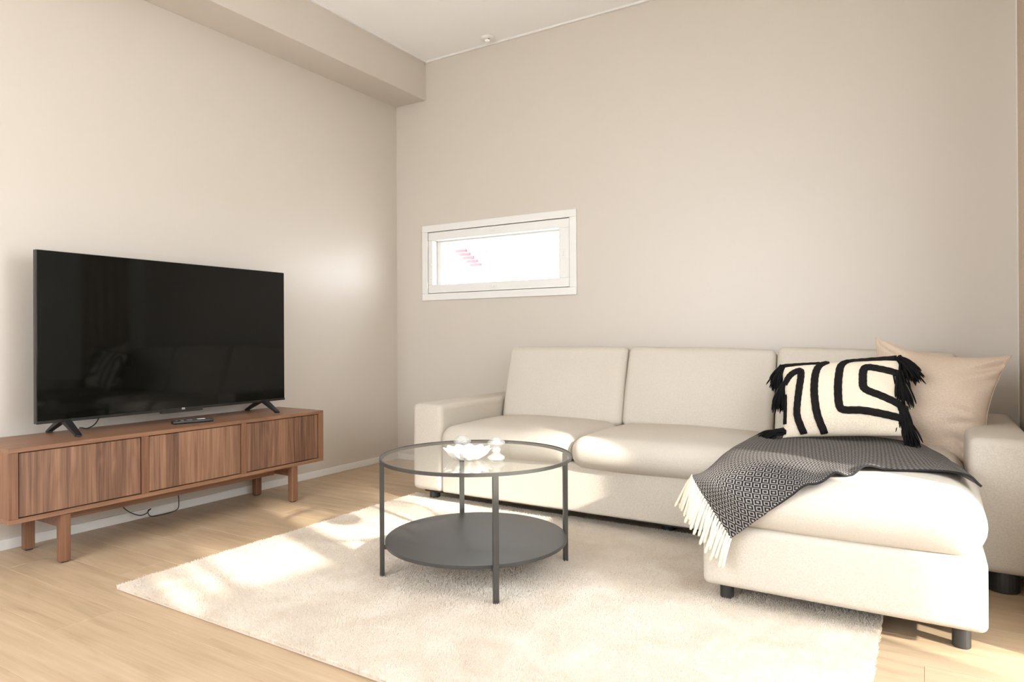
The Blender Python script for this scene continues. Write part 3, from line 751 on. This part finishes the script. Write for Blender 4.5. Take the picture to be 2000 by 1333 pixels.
# taupe linen pillow leaning into the corner of the chaise
tp = thing('throw_pillow', (3.45, -0.62, 0.48), 'large plain taupe linen pillow leaning in the sofa corner', 'pillow', 'throw pillows on the chaise')
Pt, Nt = pillow_fn(0.50, 0.50, 0.17, (3.462, -0.565, 0.640), (0.975, -0.12, -0.145), (0.10, 0.30, 0.95), 0.17, 5, 0.012, 0.55, [(1.0, -0.12, 0.25, -0.10, 0.045, -0.016), (1.0, -0.22, 0.35, -0.42, 0.05, -0.012), (0.95, -0.62, 0.30, -0.66, 0.06, -0.012), (0.85, -0.95, 0.45, -0.50, 0.05, -0.010), (0.98, 0.55, 0.45, 0.30, 0.07, -0.010), (0.92, 0.80, 0.35, 0.62, 0.06, -0.012), (-0.90, 0.95, -0.35, 0.70, 0.06, -0.012)])
v, f = pillow_mesh(Pt, 72); tcov = mk('cover', v, f, M_taupe, tp, True)
pts = [Pt(a, -1) for a in np.linspace(-1, 1, 24)] + [Pt(1, b) for b in np.linspace(-1, 1, 24)[1:]] + [Pt(a, 1) for a in np.linspace(1, -1, 24)[1:]] + [Pt(-1, b) for b in np.linspace(1, -1, 24)[1:]]
v, f = tube_vf(pts, 0.0028, 6); mk('seam', v, f, M_taupe, tcov, True)

# black and cream lumbar pillow with raised cord and tassels
bp_ = thing('throw_pillow', (3.14, -0.80, 0.48), 'cream lumbar pillow with thick black cord pattern and black tassels', 'pillow', 'throw pillows on the chaise')
Pb, Nb = pillow_fn(0.475, 0.345, 0.15, (3.143, -0.735, 0.655), (1.0, 0.02, 0.085), (-0.06, 0.42, 0.90), 0.035, 9, 0.003, 0.5)
v, f = pillow_mesh(Pb, 40); bcov = mk('cover', v, f, M_cream, bp_, True)
STR = [
 [(0.94, 0.965), (0.49, 0.965), (0.19, 0.95), (0.059, 0.80), (0.014, 0.46), (-0.011, 0.017), (0.0, -0.36), (0.081, -0.462), (0.348, -0.477), (0.69, -0.545), (0.96, -0.61)],
 [(0.96, 0.53), (0.689, 0.632), (0.487, 0.69), (0.418, 0.60), (0.403, 0.305), (0.408, 0.131), (0.485, 0.02), (0.712, -0.117), (0.93, -0.272), (0.985, -0.442)],
 [(-0.189, 0.965), (-0.318, 0.83), (-0.381, 0.6), (-0.409, 0.261), (-0.414, -0.08), (-0.38, -0.535), (-0.287, -0.96)],
 [(-0.965, 0.955), (-0.61, 0.965), (-0.32, 0.95)],
 [(-0.955, 0.40), (-0.858, 0.60), (-0.754, 0.71), (-0.657, 0.725), (-0.648, 0.53), (-0.689, 0.161), (-0.725, -0.185), (-0.73, -0.532), (-0.631, -0.95)],
 [(-0.955, 0.10), (-0.96, -0.296), (-0.965, -0.671)],
]
for k, pl in enumerate(STR):
    c = catmull(np.array(pl), 7); parts = []
    Q = np.array([Pb(min(max(a, -0.995), 0.995), min(max(b, -0.995), 0.995)) for a, b in c])
    Tn = np.gradient(Q, axis=0); Tn /= np.linalg.norm(Tn, axis=1)[:, None]
    nr = []
    for (a, b) in c:
        a = min(max(a, -0.98), 0.98); b = min(max(b, -0.98), 0.98)
        du = Pb(a + 0.01, b) - Pb(a - 0.01, b); dv = Pb(a, b + 0.01) - Pb(a, b - 0.01); q = np.cross(du, dv); nr.append(q / np.linalg.norm(q))
    nr = np.array(nr); sd = np.cross(Tn, nr); wid = 0.0086 if k not in (3, 5) else 0.0052
    for off in (-1, 0, 1):
        R_ = (0.0072 if k not in (3, 5) else 0.005) * (1 + 0.10 * np.sin(np.arange(len(Q)) * 2.1 + off))
        parts.append(tube_vf(Q + sd * off * wid + nr * 0.0015, R_, 7))
    v, f = join_vf(parts); o = mk('cord_stripe', v, f, M_cord, bcov, True); o['label'] = 'thick black cord sewn on the cover'
def tassel(root, d, n, length, spread, seed):
    rs = np.random.default_rng(seed); parts = []; d = np.array(d, float); d /= np.linalg.norm(d)
    for k in range(n):
        s = rs.normal(size=3) * spread; ln = length * rs.uniform(0.75, 1.1); p0 = root + rs.normal(size=3) * 0.006
        p1 = p0 + d * ln * 0.45 + s * 0.5; p2 = p0 + d * ln * 0.75 + s * 0.9 + np.array([0, 0, -ln * 0.12]); p3 = p0 + d * ln + s * 1.2 + np.array([0, 0, -ln * 0.3])
        parts.append(tube_vf(catmull([p0, p1, p2, p3], 3), [0.0036] * 8 + [0.0030, 0.0012], 5))
    parts.append(soft_vf(root[0] - 0.012, root[0] + 0.012, root[1] - 0.011, root[1] + 0.011, root[2] - 0.011, root[2] + 0.011, 0.010, inner=2))
    v, f = join_vf([(list(map(tuple, a)), b) for a, b in parts]); mk('tassel', v, f, M_tassel, bcov, True)
for (uv, d, ln, sp, sd_) in (((-0.985, 0.93), (-0.42, -0.30, -0.85), 0.075, 0.011, 1), ((-0.975, 0.42), (-0.22, -0.35, -0.90), 0.088, 0.010, 2), ((-0.98, -0.86), (-0.90, -0.15, -0.16), 0.090, 0.009, 3),
                             ((0.97, 0.95), (0.70, -0.35, -0.55), 0.088, 0.014, 4), ((0.95, 0.55), (0.22, -0.35, -0.85), 0.095, 0.014, 5), ((0.985, -0.30), (0.15, -0.4, -0.85), 0.075, 0.010, 6), ((0.985, -0.62), (0.28, -0.4, -0.75), 0.082, 0.013, 7)):
    tassel(Pb(*uv), d, 95, ln, sp, sd_)

# ------------------------------------------------------------------ blanket over the chaise
CT = [
 [(2.772, -0.95, 0.24), (2.770, -1.20, 0.31), (2.768, -1.46, 0.385), (2.776, -1.648, 0.440), (2.908, -1.668, 0.259)],
 [(2.790, -0.70, 0.462), (2.788, -0.95, 0.466), (2.787, -1.28, 0.466), (2.865, -1.620, 0.448), (3.015, -1.668, 0.352)],
 [(2.874, -0.53, 0.475), (2.900, -0.80, 0.480), (2.940, -1.12, 0.482), (3.000, -1.44, 0.480), (3.120, -1.652, 0.448)],
 [(3.05, -0.50, 0.478), (3.08, -0.75, 0.484), (3.12, -1.00, 0.486), (3.16, -1.28, 0.486), (3.205, -1.575, 0.472)],
 [(3.23, -0.50, 0.478), (3.26, -0.72, 0.484), (3.28, -0.95, 0.486), (3.295, -1.19, 0.486), (3.305, -1.40, 0.480)],
 [(3.395, -0.60, 0.474), (3.42, -0.80, 0.480), (3.445, -0.99, 0.482), (3.475, -1.18, 0.482), (3.505, -1.335, 0.476)],
 [(3.530, -0.97, 0.462), (3.548, -1.08, 0.466), (3.568, -1.20, 0.466), (3.588, -1.32, 0.464), (3.603, -1.425, 0.458)],
]
CT = np.array(CT); nu, nv = 18, 22
G1 = np.array([catmull(CT[:, j], nu) for j in range(5)])            # (5, NU, 3)
NU = G1.shape[1]
G = np.array([catmull(G1[:, i], nv) for i in range(NU)])           # (NU, NV, 3)
NV = G.shape[1]
me_c = chaise.data; co = np.array([chaise.parent.location + chaise.location + v_.co for v_ in me_c.vertices])
bvh = BVHTree.FromPolygons([Vector(c) for c in co], [list(p_.vertices) for p_ in me_c.polygons])
for i in range(NU):
    for j in range(NV):
        p = G[i, j]; u, v_ = i / (NU - 1), j / (NV - 1)
        # soft folds: long ripples, and a crumpled hem along the front edge
        wv = 0.0045 * math.sin(9 * u + 3.2 * v_) * math.sin(5.0 * v_ + 1.0) + 0.003 * math.sin(23 * u - 8 * v_)
        hem = max(0.0, (v_ - 0.86) / 0.14) * min(1, max(0, (u - 0.30) / 0.1)) * min(1, (1 - u) / 0.06 + 0.3)
        p[2] += wv * (1 if u > 0.17 else 0.2) + hem * (0.009 + 0.011 * math.sin(30 * u + 1.6 * math.sin(11 * u)))
        p[1] += hem * 0.016 * math.sin(25 * u + 1.0)
        hit = bvh.ray_cast(Vector((p[0], p[1], 1.5)), Vector((0, 0, -1)))
        if hit[0] is not None and p[2] < hit[0].z + 0.007 and p[2] > 0.38: p[2] = hit[0].z + 0.007
        near = bvh.find_nearest(Vector(p))
        if near[0] is not None:
            d = Vector(p) - near[0]
            if d.dot(near[1]) < 0.006: G[i, j] = np.array(near[0] + near[1] * 0.007)
V = G.reshape(-1, 3).tolist(); F = [[i * NV + j, (i + 1) * NV + j, (i + 1) * NV + j + 1, i * NV + j + 1] for i in range(NU - 1) for j in range(NV - 1)]
bl = thing('throw_blanket', (3.15, -1.15, 0.47), 'charcoal diamond weave blanket with cream fringe draped over the chaise', 'blanket')
bo = mk('cloth', V, F, M_blanket, bl, True)
du = np.linalg.norm(np.diff(G, axis=0), axis=2).mean(1); dv = np.linalg.norm(np.diff(G, axis=1), axis=2)[: NU // 2].mean(0)
us = np.concatenate([[0], np.cumsum(du)]); vs = np.concatenate([[0], np.cumsum(dv)])
uvl = bo.data.uv_layers.new(name='UVMap')
for pol in bo.data.polygons:
    for li in pol.loop_indices:
        k = bo.data.loops[li].vertex_index; uvl.data[li].uv = (us[k // NV], vs[k % NV])
sm = bo.modifiers.new('thickness', 'SOLIDIFY'); sm.thickness = 0.008; sm.offset = 1.0
bo.data.materials.append(plain('charcoal_wool_edge', (0.03, 0.027, 0.029), 1.0, 0.05)); sm.material_offset_rim = 1
# fringe along the hanging end
E0 = G[0]
ts = list(np.linspace(0.0, 0.60, 18, endpoint=False)) + list(np.linspace(0.60, 0.999, 40))
for k, t in enumerate(ts):
    q = t * (NV - 1); a = int(min(q, NV - 2)); p = E0[a] * (1 - (q - a)) + E0[a + 1] * (q - a)
    ln = 0.100 + 0.012 * math.sin(k * 2.3)
    jx, jy = random.uniform(-0.006, 0.006), random.uniform(-0.004, 0.004)
    w = min(1.0, max(0.0, (t - 0.62) / 0.2))
    d0 = np.array([-0.50, -0.10, -0.85]) * (1 - w) + np.array([-0.30, -0.10, -0.93]) * w
    d0 = d0 / np.linalg.norm(d0)
    pts = [p, p + d0 * ln * 0.35 + np.array([jx * 0.4, -0.004, 0]), p + d0 * ln * 0.7 + np.array([jx, jy * 0.5 - 0.004, -0.006]), p + d0 * ln + np.array([jx * 1.6, jy * 0.5 - 0.002, -0.012])]
    v, f = tube_vf(catmull(pts, 4), [0.0036] * 3 + [0.0052] * 8 + [0.0058, 0.0040], 6)
    mk('fringe_strand', v, f, M_fringe, bo, True)
